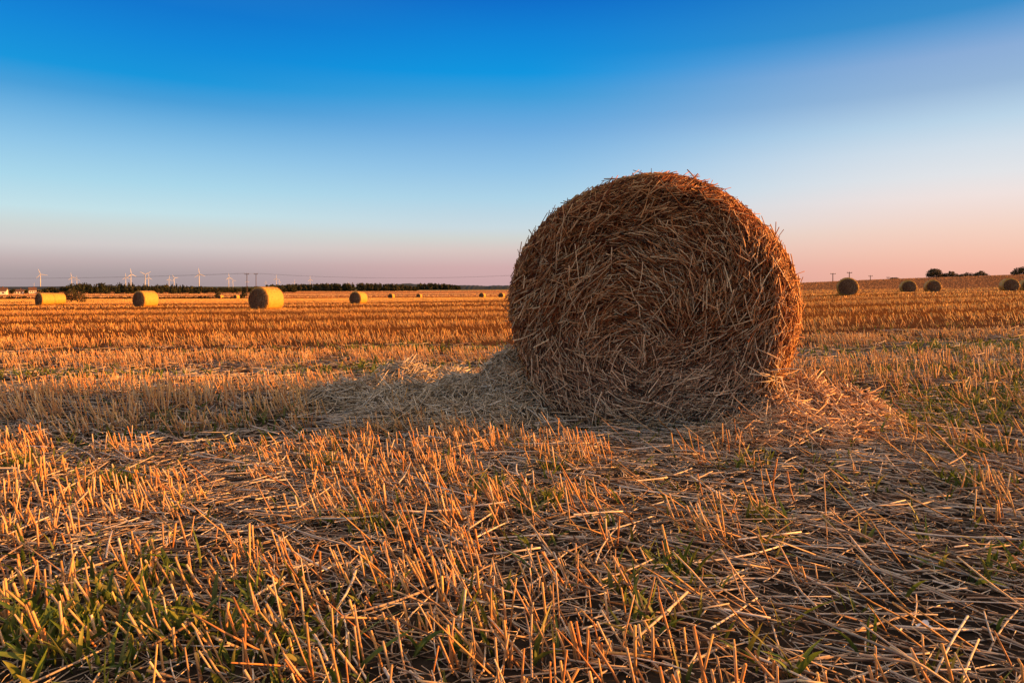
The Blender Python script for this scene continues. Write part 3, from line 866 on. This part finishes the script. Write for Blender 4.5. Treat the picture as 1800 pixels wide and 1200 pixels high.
def far_bale_proto(label):
    t = thing('straw_bale', label, 'bale', (0, 0, 0), 0, 'round straw bales on the field')
    Rb, Lb, ns = .75, 1.35, 56
    th = np.linspace(0, 2 * math.pi, ns, endpoint=False)
    def prof(R, y, sd):
        r = R + (fbm(th * 3 + sd, np.full_like(th, y * 5), 161) - .5) * .035
        x = r * np.cos(th) * 1.02; z = r * np.sin(th)
        z = np.where(z < -.6 * R, -.6 * R + (z + .6 * R) * .55, z)
        return np.stack([x, np.full_like(th, y), z + .64], -1)
    rows = np.array([prof(Rb - .10 * (1 - math.sqrt(max(0, 1 - (1 - min(1, min(k, 1 - k) * 14)) ** 2))), -Lb / 2 + Lb * k, 2) for k in
                     np.concatenate([[0, .015, .035, .06], np.linspace(.1, .9, 9), [.94, .965, .985, 1]])])
    n = len(rows)
    k = np.arange(n - 1)[:, None] * ns; s = np.arange(ns)[None]; s2 = (s + 1) % ns
    q = np.stack([k + s, k + s2, k + ns + s2, k + ns + s], -1).reshape(-1, 4)
    side = obj('round_side', raw_mesh('round_side', rows.reshape(-1, 3), q), M_SIDE, t)
    g = np.random.default_rng(166)
    m = 1500
    a = g.uniform(-.35 * math.pi, 1.35 * math.pi, m); y = g.uniform(-Lb / 2 + .03, Lb / 2 - .03, m)
    rad = np.stack([np.cos(a), np.zeros(m), np.sin(a)], -1); tan = np.stack([-np.sin(a), np.zeros(m), np.cos(a)], -1)
    P = rad * .745 + np.array([0, 0, .64]); P[:, 1] = y
    D = tan + rad * np.abs(g.normal(0, .3, m))[:, None] + np.array([[0, 1., 0]]) * g.normal(0, .4, m)[:, None]
    cc = pal(m, g, [(.52, .29, .05), (.40, .20, .035), (.62, .38, .10), (.28, .13, .03)], [4, 3, 2, 2])
    tuft = straw_geo(P, D, g.uniform(.06, .2, m), g.uniform(.004, .007, m), cc, cc, 3, 1, -rad * .03, .8, True, 168)
    k = 500
    X = g.normal(0, .62, k); Y = g.uniform(-Lb / 2 - .25, Lb / 2 + .25, k)
    D = np.stack([g.normal(0, 1, k), g.normal(0, 1, k), np.abs(g.normal(0, .3, k))], -1)
    spill = straw_geo(np.stack([X * 1.1, Y, g.uniform(.02, .09, k)], -1), D, g.uniform(.1, .3, k), g.uniform(.004, .007, k), cc[:k], cc[:k], 3, 1, None, .8, True, 170)
    obj('stray_straw', geo_mesh('stray_straw', [tuft, spill]), M_FARSTRAW, t)
    for sg, edge in ((-1, rows[0]), (1, rows[-1])):
        c = np.array([0, sg * Lb / 2, .66])
        rr = [c + (edge - c) * f - np.array([0, 0, 0]) for f in (1, .85, .65, .45, .25, .06)]
        for i, f in enumerate((1, .85, .65, .45, .25, .06)):
            rr[i] = rr[i].copy(); rr[i][:, 1] += sg * (.05 * (1 - f * f) + (fbm(rr[i][:, 0] * 6, rr[i][:, 2] * 6, 167) - .5) * .05 * (f < 1))
        V = np.array(rr)
        k = np.arange(5)[:, None] * ns
        q = np.stack([k + s, k + s2, k + ns + s2, k + ns + s], -1).reshape(-1, 4)
        if sg > 0: q = q[:, ::-1]
        cap = 5 * ns + np.arange(ns)
        base = (V.reshape(-1, 3), q, [np.array([cap if sg < 0 else cap[::-1]])], np.full((6 * ns, 3), .2))
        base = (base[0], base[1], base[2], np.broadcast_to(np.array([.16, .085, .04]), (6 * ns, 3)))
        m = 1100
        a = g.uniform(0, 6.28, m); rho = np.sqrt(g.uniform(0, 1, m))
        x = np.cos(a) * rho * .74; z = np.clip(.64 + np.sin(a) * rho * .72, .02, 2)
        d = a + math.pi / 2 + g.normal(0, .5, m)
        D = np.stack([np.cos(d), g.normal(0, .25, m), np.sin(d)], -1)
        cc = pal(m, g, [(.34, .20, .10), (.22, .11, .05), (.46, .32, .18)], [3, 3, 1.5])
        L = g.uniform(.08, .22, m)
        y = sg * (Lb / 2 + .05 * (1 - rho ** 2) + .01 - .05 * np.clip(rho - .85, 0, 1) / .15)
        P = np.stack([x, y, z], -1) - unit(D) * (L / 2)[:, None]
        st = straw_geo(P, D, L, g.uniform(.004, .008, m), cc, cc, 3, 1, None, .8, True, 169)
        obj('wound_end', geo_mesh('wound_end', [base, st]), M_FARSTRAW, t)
    return t

BALES = [  # px of the middle, distance, turn, label
    (468, 40.0, -22, 'round bale with bright gold side and dark end, beside the two thin poles'),
    (256, 57.0, -24, 'gold round bale standing alone before the conifer line'),
    (79, 76.0, -28, 'front bale of the touching pair left of the round bush'),
    (100, 82.0, -28, 'rear bale of the touching pair, half hidden, nearest the round bush'),
    (4, 118.0, -28, 'bale cut off by the left edge of the photo'),
    (630, 74.0, -20, 'mid-sized gold bale between the pole bale and the big bale'),
    (688, 188.0, -18, 'small distant bale just right of the mid-sized gold bale'),
    (737, 215.0, -18, 'small distant bale halfway from the mid-sized bale to the big bale'),
    (388, 228.0, -24, 'tiny distant bale, left one of two left of the pole bale'),
    (416, 228.0, -24, 'tiny distant bale, right one of two left of the pole bale'),
    (848, 186.0, -20, 'small distant bale near the left flank of the big bale'),
    (882, 190.0, -20, 'small distant bale partly hidden by the big bale flank'),
    (1490, 53.0, -24, 'dark round bale seen end-on, first to the right of the big bale'),
    (1596, 74.0, -20, 'dark-ended bale with pale blue rim, left of two side by side under the hill'),
    (1639, 74.0, -20, 'dark-ended bale with pale blue rim, right of two side by side under the hill'),
    (1774, 70.0, -20, 'dark-ended bale with broad blue-grey left side near the right edge'),
    (1806, 78.0, -20, 'blue-grey bale cut off by the right edge of the photo'),
]
first = None
for px, D, turn, lab in BALES:
    X = (px - 900) / F * D
    loc = (X, D, gz(X, D) - .03)
    if first is None:
        first = far_bale_proto(lab); first.location = loc; first.rotation_euler = (0, 0, R_(turn))
    else:
        dup(first, loc, R_(turn), 1.0, lab)

# ------------------------------------------------------------------ trees, bushes, hedges
def crown_geo(lobes, n, size, seed, cols, w, flat=.0):
    g = np.random.default_rng(seed)
    lb = np.array(lobes)                                   # x y z rx ry rz
    i = g.choice(len(lb), n, p=(lb[:, 3] * lb[:, 5]) / (lb[:, 3] * lb[:, 5]).sum())
    d = unit(g.normal(0, 1, (n, 3)))
    rr = g.uniform(.35, 1, n) ** .6
    P = lb[i, :3] + d * lb[i, 3:] * rr[:, None] * (1 + g.normal(0, .1, (n, 1)))
    nrm = unit(d + g.normal(0, .7, (n, 3)))
    ref = unit(g.normal(0, 1, (n, 3)))
    u = unit(np.cross(nrm, ref)); v = np.cross(nrm, u)
    s = size * g.uniform(.5, 1.3, n)[:, None]
    V = np.stack([P - u * s, P - v * s * .6, P + u * s, P + v * s * .6], 1).reshape(-1, 3)
    q = np.arange(n * 4).reshape(-1, 4)
    tone = g.uniform(.6, 1.3, len(lb))[i][:, None]
    c = pal(n, g, cols, w) * tone
    return V, q, [], np.repeat(c, 4, 0)

DARKG = [(.028, .036, .016), (.045, .048, .020), (.075, .055, .024), (.020, .028, .015)]  # warm brown tone put in for sun on the crowns
BROWNG = [(.06, .055, .024), (.09, .065, .028), (.045, .05, .022), (.11, .07, .03)]

def tree(name, label, cat, loc, lobes, trunk_h, trunk_r, n, size, seed, group=None, limbs=4, cols=DARKG, w=(3, 3, 1, 2)):
    t = thing(name, label, cat, loc, 0, group)
    g = np.random.default_rng(seed)
    top = np.array(lobes)[:, :3].mean(0)
    parts = [tube_geo([(0, 0, -.3), (0, 0, trunk_h * .5), (top[0] * .3, top[1] * .3, trunk_h)], [trunk_r, trunk_r * .8, trunk_r * .5], 7)]
    for k in range(limbs):
        l = lobes[k % len(lobes)]
        a = np.array([0, 0, trunk_h * g.uniform(.5, .95)]); b = np.array(l[:3])
        parts.append(tube_geo([a, (a + b) / 2 + g.normal(0, .1, 3), b], [trunk_r * .45, trunk_r * .3, trunk_r * .12], 5))
    obj('trunk', geo_mesh('trunk', parts), M_BARK, t)
    obj('crown', geo_mesh('crown', [crown_geo(lobes, n, size, seed, cols, w)], False), M_CROWN, t)
    return t

def conifer_proto(seed, h, rad, label, group):
    g = np.random.default_rng(seed)
    t = thing('conifer_tree', label, 'tree', (0, 0, 0), 0, group)
    obj('trunk', geo_mesh('trunk', [tube_geo([(0, 0, -.3), (0, 0, h * .5), (.1, 0, h * .97)], [h * .022, h * .015, .02], 6)]), M_BARK, t)
    lob = []
    for k in range(9):
        f = (k + .5) / 9
        r = rad * (1 - f * .86) * g.uniform(.75, 1.15)
        lob.append((g.normal(0, .12), g.normal(0, .12), h * (.08 + .88 * f), r, r, h * .075))
    obj('crown', geo_mesh('crown', [crown_geo(lob, 420, .42, seed, DARKG, (3, 3, .6, 3))], False), M_CROWN, t)
    return t

def round_proto(seed, h, rad, label, group):
    g = np.random.default_rng(seed)
    lob = [(g.normal(0, rad * .35), g.normal(0, rad * .35), h * g.uniform(.3, .75), rad * g.uniform(.45, .75), rad * .6, h * g.uniform(.18, .28)) for _ in range(7)]
    return tree('broadleaf_tree', label, 'tree', (0, 0, 0), lob, h * .5, h * .03, 420, .5, seed, group)

def treeline():
    g = np.random.default_rng(181)
    G1 = 'conifers in the far treeline'; G2 = 'broadleaved trees in the far treeline'
    L1 = 'dark pointed conifer in the far treeline under the wind turbines'
    L2 = 'dark rounded tree in the far treeline under the wind turbines'
    cp = [conifer_proto(300 + k, 7.5, 1.5 + .25 * k, L1, G1) for k in range(4)]
    rp = [round_proto(320 + k, 6.5, 2.4 + .3 * k, L2, G2) for k in range(3)]
    used = set()
    # skyline heights of the treeline in photo rows
    SX = [0, 40, 62, 80, 105, 120, 135, 160, 200, 250, 300, 330, 360, 400, 440, 480, 520]
    SY = [510, 509, 509, 505, 503, 499, 495, 498, 497.5, 498.5, 499, 502, 504, 504.5, 503.5, 503, 502]
    px = 60.0
    k = 0
    while px < 500:
        D = g.uniform(500, 590)
        X = (px - 900) / F * D
        z = gz(X, D)
        topz = EYE + (HOR - np.interp(px, SX, SY)) / F * D
        h = max(2.5, (topz - z) * g.uniform(.78, 1.12))
        con = (145 < px < 345 and g.random() < .8) or g.random() < .15
        protos = cp if con else rp
        j = int(g.integers(len(protos)))
        s = h / (7.5 if con else 6.5)
        key = (con, j)
        loc = (X, D, z)
        if key not in used:
            used.add(key); o = protos[j]; o.location = loc; o.scale = (s,) * 3; o.rotation_euler = (0, 0, g.uniform(0, 6))
        else:
            dup(protos[j], loc, g.uniform(0, 6), s)
        px += g.uniform(2.2, 4.6) if 100 < px < 345 else g.uniform(2.6, 5.5)
        k += 1
treeline()

def forest():
    """the wood behind, one dark mass"""
    g = np.random.default_rng(191)
    parts = []
    def run(x0, x1, D0, D1, rowtop, n, dens, size, cols, w):
        for i in range(n):
            px = g.uniform(x0, x1); D = g.uniform(D0, D1)
            X = (px - 900) / F * D; z = gz(X, D)
            top = EYE + (HOR - rowtop(px)) / F * D
            h = max(2, (top - z) * g.uniform(.82, 1.04))
            r = h * g.uniform(.22, .38)
            lob = [(X, D, z + h * .35, r, r, h * .36), (X + g.normal(0, r * .4), D, z + h * .72, r * .65, r * .65, h * .28)]
            parts.append(crown_geo(lob, dens, size, 1000 + i + int(x0), cols, w))
    run(90, 520, 600, 660, lambda p: np.interp(p, [90, 120, 330, 400, 520], [505, 503, 503, 505, 501.5]), 130, 90, 1.1, DARKG, (3, 3, 1, 2))
    run(470, 735, 680, 760, lambda p: np.interp(p, [470, 560, 640, 700, 735], [500.5, 498, 497.5, 498.5, 504]), 230, 110, .9, DARKG, (3, 3, 1.4, 2))
    run(735, 810, 1150, 1300, lambda p: np.interp(p, [735, 770, 800, 812], [497.5, 497.5, 501, 504]), 70, 90, 1.7, DARKG, (3, 3, 1.4, 2))
    tag(obj('forest', geo_mesh('forest', parts, False), M_CROWN), 'dark distant wood along the skyline', 'forest', kind='stuff')
forest()

def hills():
    parts = []
    def ridge(D, depth, pxs, rows, seed, rough):
        px = np.linspace(pxs[0], pxs[-1], 260)
        X = (px - 900) / F * D
        top = EYE + (HOR - np.interp(px, pxs, rows)) / F * D + (fbm(px / 3.0, px * 0, seed, 4) - .5) * rough
        z0 = -14.0
        prof = [(-.5, 0), (-.42, .75), (-.25, .95), (0, 1), (.3, .7), (.5, 0)]
        V = np.array([np.stack([X, np.full_like(X, D + depth * a), z0 + (top - z0) * f], -1) for a, f in prof])
        n = len(px); k = np.arange(len(prof) - 1)[:, None] * n; s = np.arange(n - 1)[None]
        q = np.stack([k + s, k + s + 1, k + n + s + 1, k + n + s], -1).reshape(-1, 4)
        ends = [np.array([np.arange(len(prof)) * n]), np.array([(np.arange(len(prof)) * n + n - 1)[::-1]])]
        c = np.broadcast_to(np.array([.030, .036, .036]), (len(prof) * n, 3))
        parts.append((V.reshape(-1, 3), q, ends, c))
    ridge(2000, 700, [-500, -100, 0, 60, 120, 300, 480], [503, 504, 504.8, 504.8, 504, 505, 506], 211, 4)
    ridge(1500, 450, [690, 720, 760, 800, 850, 900, 1000, 1150], [503, 498.5, 499.5, 501, 502.2, 501.5, 501, 504], 213, 3)
    tag(obj('hills', geo_mesh('hills', parts), M_FARSTRAW), 'low dark wooded hills on the horizon', 'hills', kind='structure')
hills()

def at(px, D, dz=0.0):
    X = (px - 900) / F * D
    return (X, D, gz(X, D) + dz)

tree('bush', 'round dark bush behind the touching pair of bales at far left', 'bush', at(126, 118),
     [(-1.3, 0, 1.0, 1.2, 1.0, .95), (-.1, 0, 1.4, 1.3, 1.0, 1.0), (1.1, .2, 1.1, 1.3, 1.0, .95), (1.9, 0, .5, .7, .7, .5), (-1.8, 0, .6, .6, .6, .5)], .9, .07, 1600, .12, 221,
     cols=[(.05, .05, .02), (.08, .06, .025), (.10, .06, .025)], w=(3, 2, 1))
tree('small_tree', 'small dark tree on the hedge line above the two tiny bales', 'tree', at(383, 236), [(0, 0, 1.3, 1.1, 1, .9), (.3, 0, 2.0, .7, .7, .6), (-.6, 0, .9, .9, .8, .6)], 1.1, .08, 500, .18, 222)
tree('bush', 'dark bush at the foot of the nearer thin pole', 'bush', at(426, 238), [(0, 0, 1.1, 1.0, 1, .9), (.7, 0, 1.5, .9, .8, .8), (-.8, 0, .8, .9, .8, .6)], .8, .07, 500, .18, 223)

tree('broadleaf_tree', 'tallest rounded tree of the clump on the right hill crest', 'tree', at(1643, 184),
     [(-1.1, 0, 1.1, 1.1, 1, 1.0), (-.3, 0, 1.7, 1.3, 1, .85), (.6, 0, 1.6, 1.1, 1, .85), (1.2, 0, 1.0, 1.1, 1, .9), (0, 0, .7, 2.0, 1, .8), (-1.9, 0, .7, .6, .6, .6), (.2, 0, 2.2, .6, .6, .35), (-.9, 0, 2.1, .45, .4, .35), (1.3, 0, 1.9, .4, .4, .3), (2.2, 0, .5, .7, .6, .5)], 1.0, .14, 3150, .14, 231, cols=BROWNG)
tree('bush', 'low spreading bush joined to the right of the tallest hill tree', 'bush', at(1672, 184),
     [(-1.7, 0, .45, .8, .7, .6), (.5, .1, 1.2, .5, .5, .4), (-1.0, 0, .5, 1.0, .8, .7), (0, 0, .8, 1.0, .8, .7), (1.0, 0, .5, 1.2, .8, .6), (1.9, 0, .3, .7, .7, .45), (-.4, 0, 1.35, .35, .3, .35)], .5, .07, 1800, .13, 232, cols=BROWNG)
tree('bush', 'flat dark bush between the hill clump and the gap', 'bush', at(1701, 184),
     [(-1.9, 0, .2, .8, .6, .4), (1.3, 0, .3, .9, .7, .5), (-.3, 0, .9, .35, .3, .3), (-1.0, 0, .35, 1.0, .8, .5), (.2, 0, .5, 1.1, .8, .6)], .3, .06, 1125, .13, 233, cols=BROWNG)
tree('bush', 'domed dark bush at the right end of the hill clump', 'bush', at(1724, 184),
     [(-1.4, 0, .3, .7, .6, .45), (.0, 0, 1.2, .45, .4, .3), (-.6, 0, .5, .9, .8, .65), (.3, 0, .75, .9, .8, .7), (1.2, 0, .35, .8, .7, .5)], .4, .06, 1425, .13, 234, cols=BROWNG)
tree('bush', 'dark bush on the hill crest at the right edge of the photo', 'bush', at(1792, 182),
     [(-1.4, 0, .5, .9, .9, .7), (-.4, 0, .9, 1.2, 1, 1.0), (1.0, 0, 1.1, 1.3, 1, 1.1), (2.0, 0, .6, 1, 1, .7)], .6, .09, 2400, .14, 235, cols=BROWNG)
tree('bush', 'tiny low bush on the hill crest right of the end-on bale', 'bush', at(1572, 182),
     [(-.5, 0, .15, .8, .6, .3), (.5, 0, .2, .7, .6, .3)], .2, .05, 375, .13, 236, cols=BROWNG)

def hedge(label, x0, x1, D, h, seed):
    g = np.random.default_rng(seed)
    X0, X1 = (x0 - 900) / F * D, (x1 - 900) / F * D
    n = int((X1 - X0) / 2.2)
    t = thing('hedge', label, 'hedge', at((x0 + x1) / 2, D), 0)
    ox, oy, oz = t.location
    lob = []
    for i in range(n):
        x = X0 + (X1 - X0) * (i + .5) / n; y = D + g.normal(0, .4)
        hh = h * g.uniform(.6, 1.15)
        lob.append((x - ox, y - oy, gz(x, y) - oz + hh * .5, 1.7, .7, hh * .55))
    obj('foliage', geo_mesh('foliage', [crown_geo(lob, n * 60, .3, seed, [(.035, .03, .014), (.06, .045, .02)], (2, 1))], False), M_CROWN, t)
hedge('long low dark hedge between the lone gold bale and the two poles', 282, 428, 243, .85, 241)
hedge('short dark hedge behind the bale at the left edge', -40, 60, 232, 1.0, 242)
hedge('low dark hedge between the round bush and the lone gold bale', 148, 232, 240, .7, 243)

# ------------------------------------------------------------------ poles and wires
def pole_proto(h, label, group):
    t = thing('utility_pole', label, 'utility pole', (0, 0, 0), 0, group)
    obj('shaft', geo_mesh('shaft', [tube_geo([(0, 0, -.5), (0, 0, h * .5), (0, 0, h)], [.19, .16, .13], 10)]), M_WOOD, t)
    obj('crossarm', geo_mesh('crossarm', [box_geo((0, -.16, h - .25), (1.9, .16, .2))], False), M_WOOD, t)
    for x in (-.85, 0, .85):
        z = h - .15 if x else h
        obj('insulator', geo_mesh('insulator', [tube_geo([(x, -.16 if x else 0, z), (x, -.16 if x else 0, z + .1), (x, -.16 if x else 0, z + .22), (x, -.16 if x else 0, z + .34)], [.05, .12, .07, .09], 8)]), M_GLAZE, t)
    return t
PG = 'wooden utility poles left of the big bale'
pA = at(434, 300); hA = EYE + (HOR - 481) / F * 300 - pA[2]
P1 = pole_proto(hA, 'nearer thin wooden pole rising behind the left edge of the pole bale', PG); P1.location = pA
pB = at(450, 340); hB = EYE + (HOR - 481) / F * 340 - pB[2]
P2 = pole_proto(hB, 'further thin wooden pole rising from behind the top of the pole bale', PG); P2.location = pB
HP = 'small utility poles behind the right hill'
D0 = 330.0
hp = None
for px, top, D, lab in ((1464, 480.5, 300, 'tall thin pole on the hill skyline just left of the end-on bale'),
                        (1493, 478.5, 310, 'pole rising straight behind the top of the end-on bale'),
                        (1530, 484.5, 380, 'short pole on the skyline right of the end-on bale'),
                        (1561, 487, 430, 'shortest pole on the skyline beside the tiny low bush'),
                        (1402, 488, 420, 'small pole close to the right rim of the big bale')):
    loc = at(px, D)
    h = EYE + (HOR - top) / F * D - loc[2]
    if hp is None:
        hp = pole_proto(8.0, lab, HP); hp.location = loc; hp.scale = (1.2, 1.2, h / 8.0); continue
    o = dup(hp, loc, 0, 1.0, lab); o.scale = (1.2, 1.2, h / 8.0)

def wire(label, a, b, sag, r, offs):
    parts = []
    a = np.array(a); b = np.array(b)
    t = np.linspace(0, 1, 40)
    for dx, dz in offs:
        p = a[None] * (1 - t)[:, None] + b[None] * t[:, None]
        p[:, 2] -= sag * 4 * t * (1 - t) - dz
        p[:, 0] += dx
        parts.append(tube_geo(p - a, r * .45, 5))
    o = obj('power_line', geo_mesh('power_line', parts), M_CABLE, None, tuple(a))
    tag(o, label, 'power line', 'overhead wires of the left pole line')
def sky_pt(px, py, D):
    return ((px - 900) / F * D, D, EYE + (HOR - py) / F * D)
topA = (pA[0], pA[1], pA[2] + hA + .2); topB = (pB[0], pB[1], pB[2] + hB + .2)
O3 = [(-.85, -.1), (0, .1), (.85, -.1)]
wire('dark wires running left from the nearer pole across the turbines', topA, sky_pt(-140, 488, 420), 1.2, .045, O3)
wire('short wires strung between the two thin poles', topA, topB, .2, .04, O3)
wire('thin wires running right from the further pole behind the big bale', topB, sky_pt(1000, 478, 330), 2.6, .035, O3)

# ------------------------------------------------------------------ wind turbines
def turbine_proto(label):
    t = thing('wind_turbine', label, 'wind turbine', (0, 0, 0), 0, 'wind turbines along the left skyline')
    H = 60.0
    obj('tower', geo_mesh('tower', [tube_geo([(0, 0, -4), (0, 0, H * .5), (0, 0, H)], [2.0, 1.6, 1.2], 14)]), M_WHITE, t)
    obj('nacelle', geo_mesh('nacelle', [tube_geo([(0, -2.2, H + 1), (0, -1.5, H + 1), (0, 3, H + 1), (0, 5.2, H + 1.1), (0, 5.6, H + 1.1)], [1.3, 1.9, 2.0, 1.5, .8], 10)]), M_WHITE, t)
    hub = obj('rotor_hub', geo_mesh('rotor_hub', [tube_geo([(0, -2.6, 0), (0, -1.6, 0), (0, 0, 0), (0, .8, 0)], [.3, 1.2, 1.5, 1.4], 10)]), M_WHITE, t, (0, -2.9, H + 1))
    s = np.linspace(0, 1, 9)
    ch = np.interp(s, [0, .08, .2, 1], [.7, .8, 1.15, .35]); th = np.interp(s, [0, .2, 1], [.8, .5, .12])
    a = np.arange(8) * math.pi / 4
    V = np.array([np.stack([np.cos(a) * c, np.sin(a) * h_, np.full(8, 1.0 + 24 * k)], -1) for k, c, h_ in zip(s, ch, th)])
    k = np.arange(8)[:, None] * 8; q = np.stack([k + np.arange(8), k + (np.arange(8) + 1) % 8, k + 8 + (np.arange(8) + 1) % 8, k + 8 + np.arange(8)], -1).reshape(-1, 4)
    me = raw_mesh('blade', V.reshape(-1, 3), q, [np.array([np.arange(8)[::-1], 64 + np.arange(8)])])
    for i in range(3):
        b = obj('blade', me, M_WHITE, hub)
        b.rotation_euler = (0, i * 2 * math.pi / 3, 0)
    return t
TURB = [  # px, hub row, rotor turn in degrees, yaw, label
    (71, 482, -20, 35, 'tall wind turbine standing alone left of the treeline'),
    (60, 498, 10, 30, 'faint tiny turbine just left of the lone tall turbine'),
    (126, 487, -15, 50, 'left turbine of the close pair above the left hump of trees'),
    (135, 490.5, 0, 30, 'right, lower turbine of the close pair above the left hump of trees'),
    (221, 487.5, -5, 40, 'turbine left of the lone gold bale, lower of the two with a blade straight up'),
    (230, 482, -8, 60, 'turbine just left of the lone gold bale, taller of its pair'),
    (255, 482.5, -60, 40, 'turbine directly above the lone gold bale, taller of its pair'),
    (261, 488, 0, 50, 'shorter turbine right beside the one directly above the lone gold bale'),
    (297, 490.5, 5, 60, 'pale turbine, left of the pair midway from the gold bale to the tallest turbine'),
    (306, 488.5, -35, 60, 'turbine with one dark blade, right of the pair left of the tallest turbine'),
    (350, 481.5, -8, 40, 'tallest turbine, standing clear midway between gold bale and poles'),
    (402, 487.5, -5, 60, 'turbine halfway from the tallest turbine to the poles'),
    (409.5, 493, -30, 45, 'small turbine just left of the nearer thin pole'),
    (434, 494, -5, 50, 'small turbine almost hidden behind the nearer thin pole'),
    (467, 496, 0, 30, 'tiny turbine directly above the pole bale'),
    (485.5, 489.5, 0, 30, 'taller turbine just right of the pole bale top'),
    (491, 495, 5, 50, 'tiny turbine touching the taller one right of the pole bale'),
    (517.5, 495.5, 5, 50, 'tiny lone turbine over the wood right of the pole bale'),
    (545, 491, -5, 50, 'turbine over the middle of the wood, last clear one to the right'),
    (612, 497.5, 0, 40, 'barely visible turbine tip above the mid-sized gold bale'),
]
tp = None
for px, hub, spin, yaw, lab in TURB:
    D = F * 60.0 / (HOR - hub + 4.2)
    for _ in range(6):
        loc = at(px, D); D = F * (60.8 + loc[2] - EYE) / (HOR - hub)
    D = min(D, 9000.0)
    loc = at(px, D)
    s = (EYE + (HOR - hub) / F * D - loc[2]) / 61.0
    if tp is None:
        tp = turbine_proto(lab); o = tp; o.location = loc; o.rotation_euler = (0, 0, R_(yaw)); o.scale = (s,) * 3
    else:
        o = dup(tp, loc, R_(yaw), s, lab)
    for c in o.children:
        if c.name.startswith('rotor_hub'): c.rotation_euler = (0, R_(spin), 0)

# ------------------------------------------------------------------ farmhouses at the far left
M_WALL = mat('plaster', rough=.8, spec=.2, build=noise_color((.62, .52, .42), (.72, .63, .52), 1.2))
M_ROOF = mat('roof_tiles', rough=.8, spec=.2, build=noise_color((.07, .04, .03), (.12, .065, .045), 3))
M_PANE = mat('window_pane', rough=.1, spec=.5, build=noise_color((.03, .035, .04), (.05, .055, .06), 2))
def house(label, px, D, w, d, h, rh, rot, hgt=0.0):
    t = thing('farmhouse', label, 'house', at(px, D, hgt), rot, 'farmhouses beyond the far left field')
    obj('wall', geo_mesh('wall', [box_geo((0, 0, h / 2 - .3), (w, d, h + .6)),
        (np.array([[-w / 2, -d / 2, h], [-w / 2, d / 2, h], [-w / 2, 0, h + rh], [w / 2, -d / 2, h], [w / 2, d / 2, h], [w / 2, 0, h + rh]]), None, [np.array([[0, 2, 1], [3, 4, 5]])], np.full((6, 3), .5))], False), M_WALL, t)
    e = .35; V = []; q = []
    for sg in (-1, 1):
        for z in (.06, .28):
            V += [(-w / 2 - e, sg * (d / 2 + e), h - e * rh / (d / 2) + z), (w / 2 + e, sg * (d / 2 + e), h - e * rh / (d / 2) + z), (w / 2 + e, 0, h + rh + z), (-w / 2 - e, 0, h + rh + z)]
        o = len(V) - 8
        q += [[o, o + 1, o + 2, o + 3], [o + 4, o + 5, o + 6, o + 7], [o, o + 1, o + 5, o + 4], [o + 1, o + 2, o + 6, o + 5], [o + 3, o, o + 4, o + 7]]
    rf = obj('roof', raw_mesh('roof', np.array(V), np.array(q), None, None, False), M_ROOF, t)
    obj('chimney', geo_mesh('chimney', [box_geo((w * .2, 0, h + rh + .4), (.7, .7, 1.4))], False), M_ROOF, rf)
    for k in (-.3, 0, .3):
        wn = obj('window', geo_mesh('window', [box_geo((w * k, -d / 2 - .03, h * .55), (1.1, .1, 1.2))], False), M_WHITE, t)
        obj('pane', geo_mesh('pane', [box_geo((w * k, -d / 2 - .09, h * .55), (.9, .06, 1.0))], False), M_PANE, wn)
    wn = obj('window', geo_mesh('window', [box_geo((w / 2 + .03, 0, h * .55), (.1, 1.1, 1.2))], False), M_WHITE, t)
    obj('pane', geo_mesh('pane', [box_geo((w / 2 + .09, 0, h * .55), (.06, .9, 1.0))], False), M_PANE, wn)
house('sunlit farmhouse cut off by the left edge of the photo', 0, 470, 8, 6, 2.6, 2.0, R_(25))
house('low pale farmhouse peeping between dark trees at far left', 33, 520, 6, 4.5, 1.9, 1.4, R_(30))
house('farmhouse with reddish roof below the lone tall turbine', 57, 560, 5, 4.5, 2.6, 2.0, R_(40))
for px, D, s in ((22, 505, 321), (46, 530, 322), (12, 515, 323)):
    h = {321: 4.4, 322: 3.2, 323: 2.6}[s]
    tree('broadleaf_tree', {321: 'dark round tree between the edge house and the low pale house', 322: 'dark tree between the low pale house and the red-roofed house',
                            323: 'low dark tree right behind the edge house'}[s], 'tree', at(px, D),
         [(0, 0, h * .5, h * .4, h * .4, h * .4), (h * .2, 0, h * .7, h * .3, h * .3, h * .28), (-h * .3, 0, h * .4, h * .35, h * .3, h * .3)], h * .45, .14, 500, .35, s)
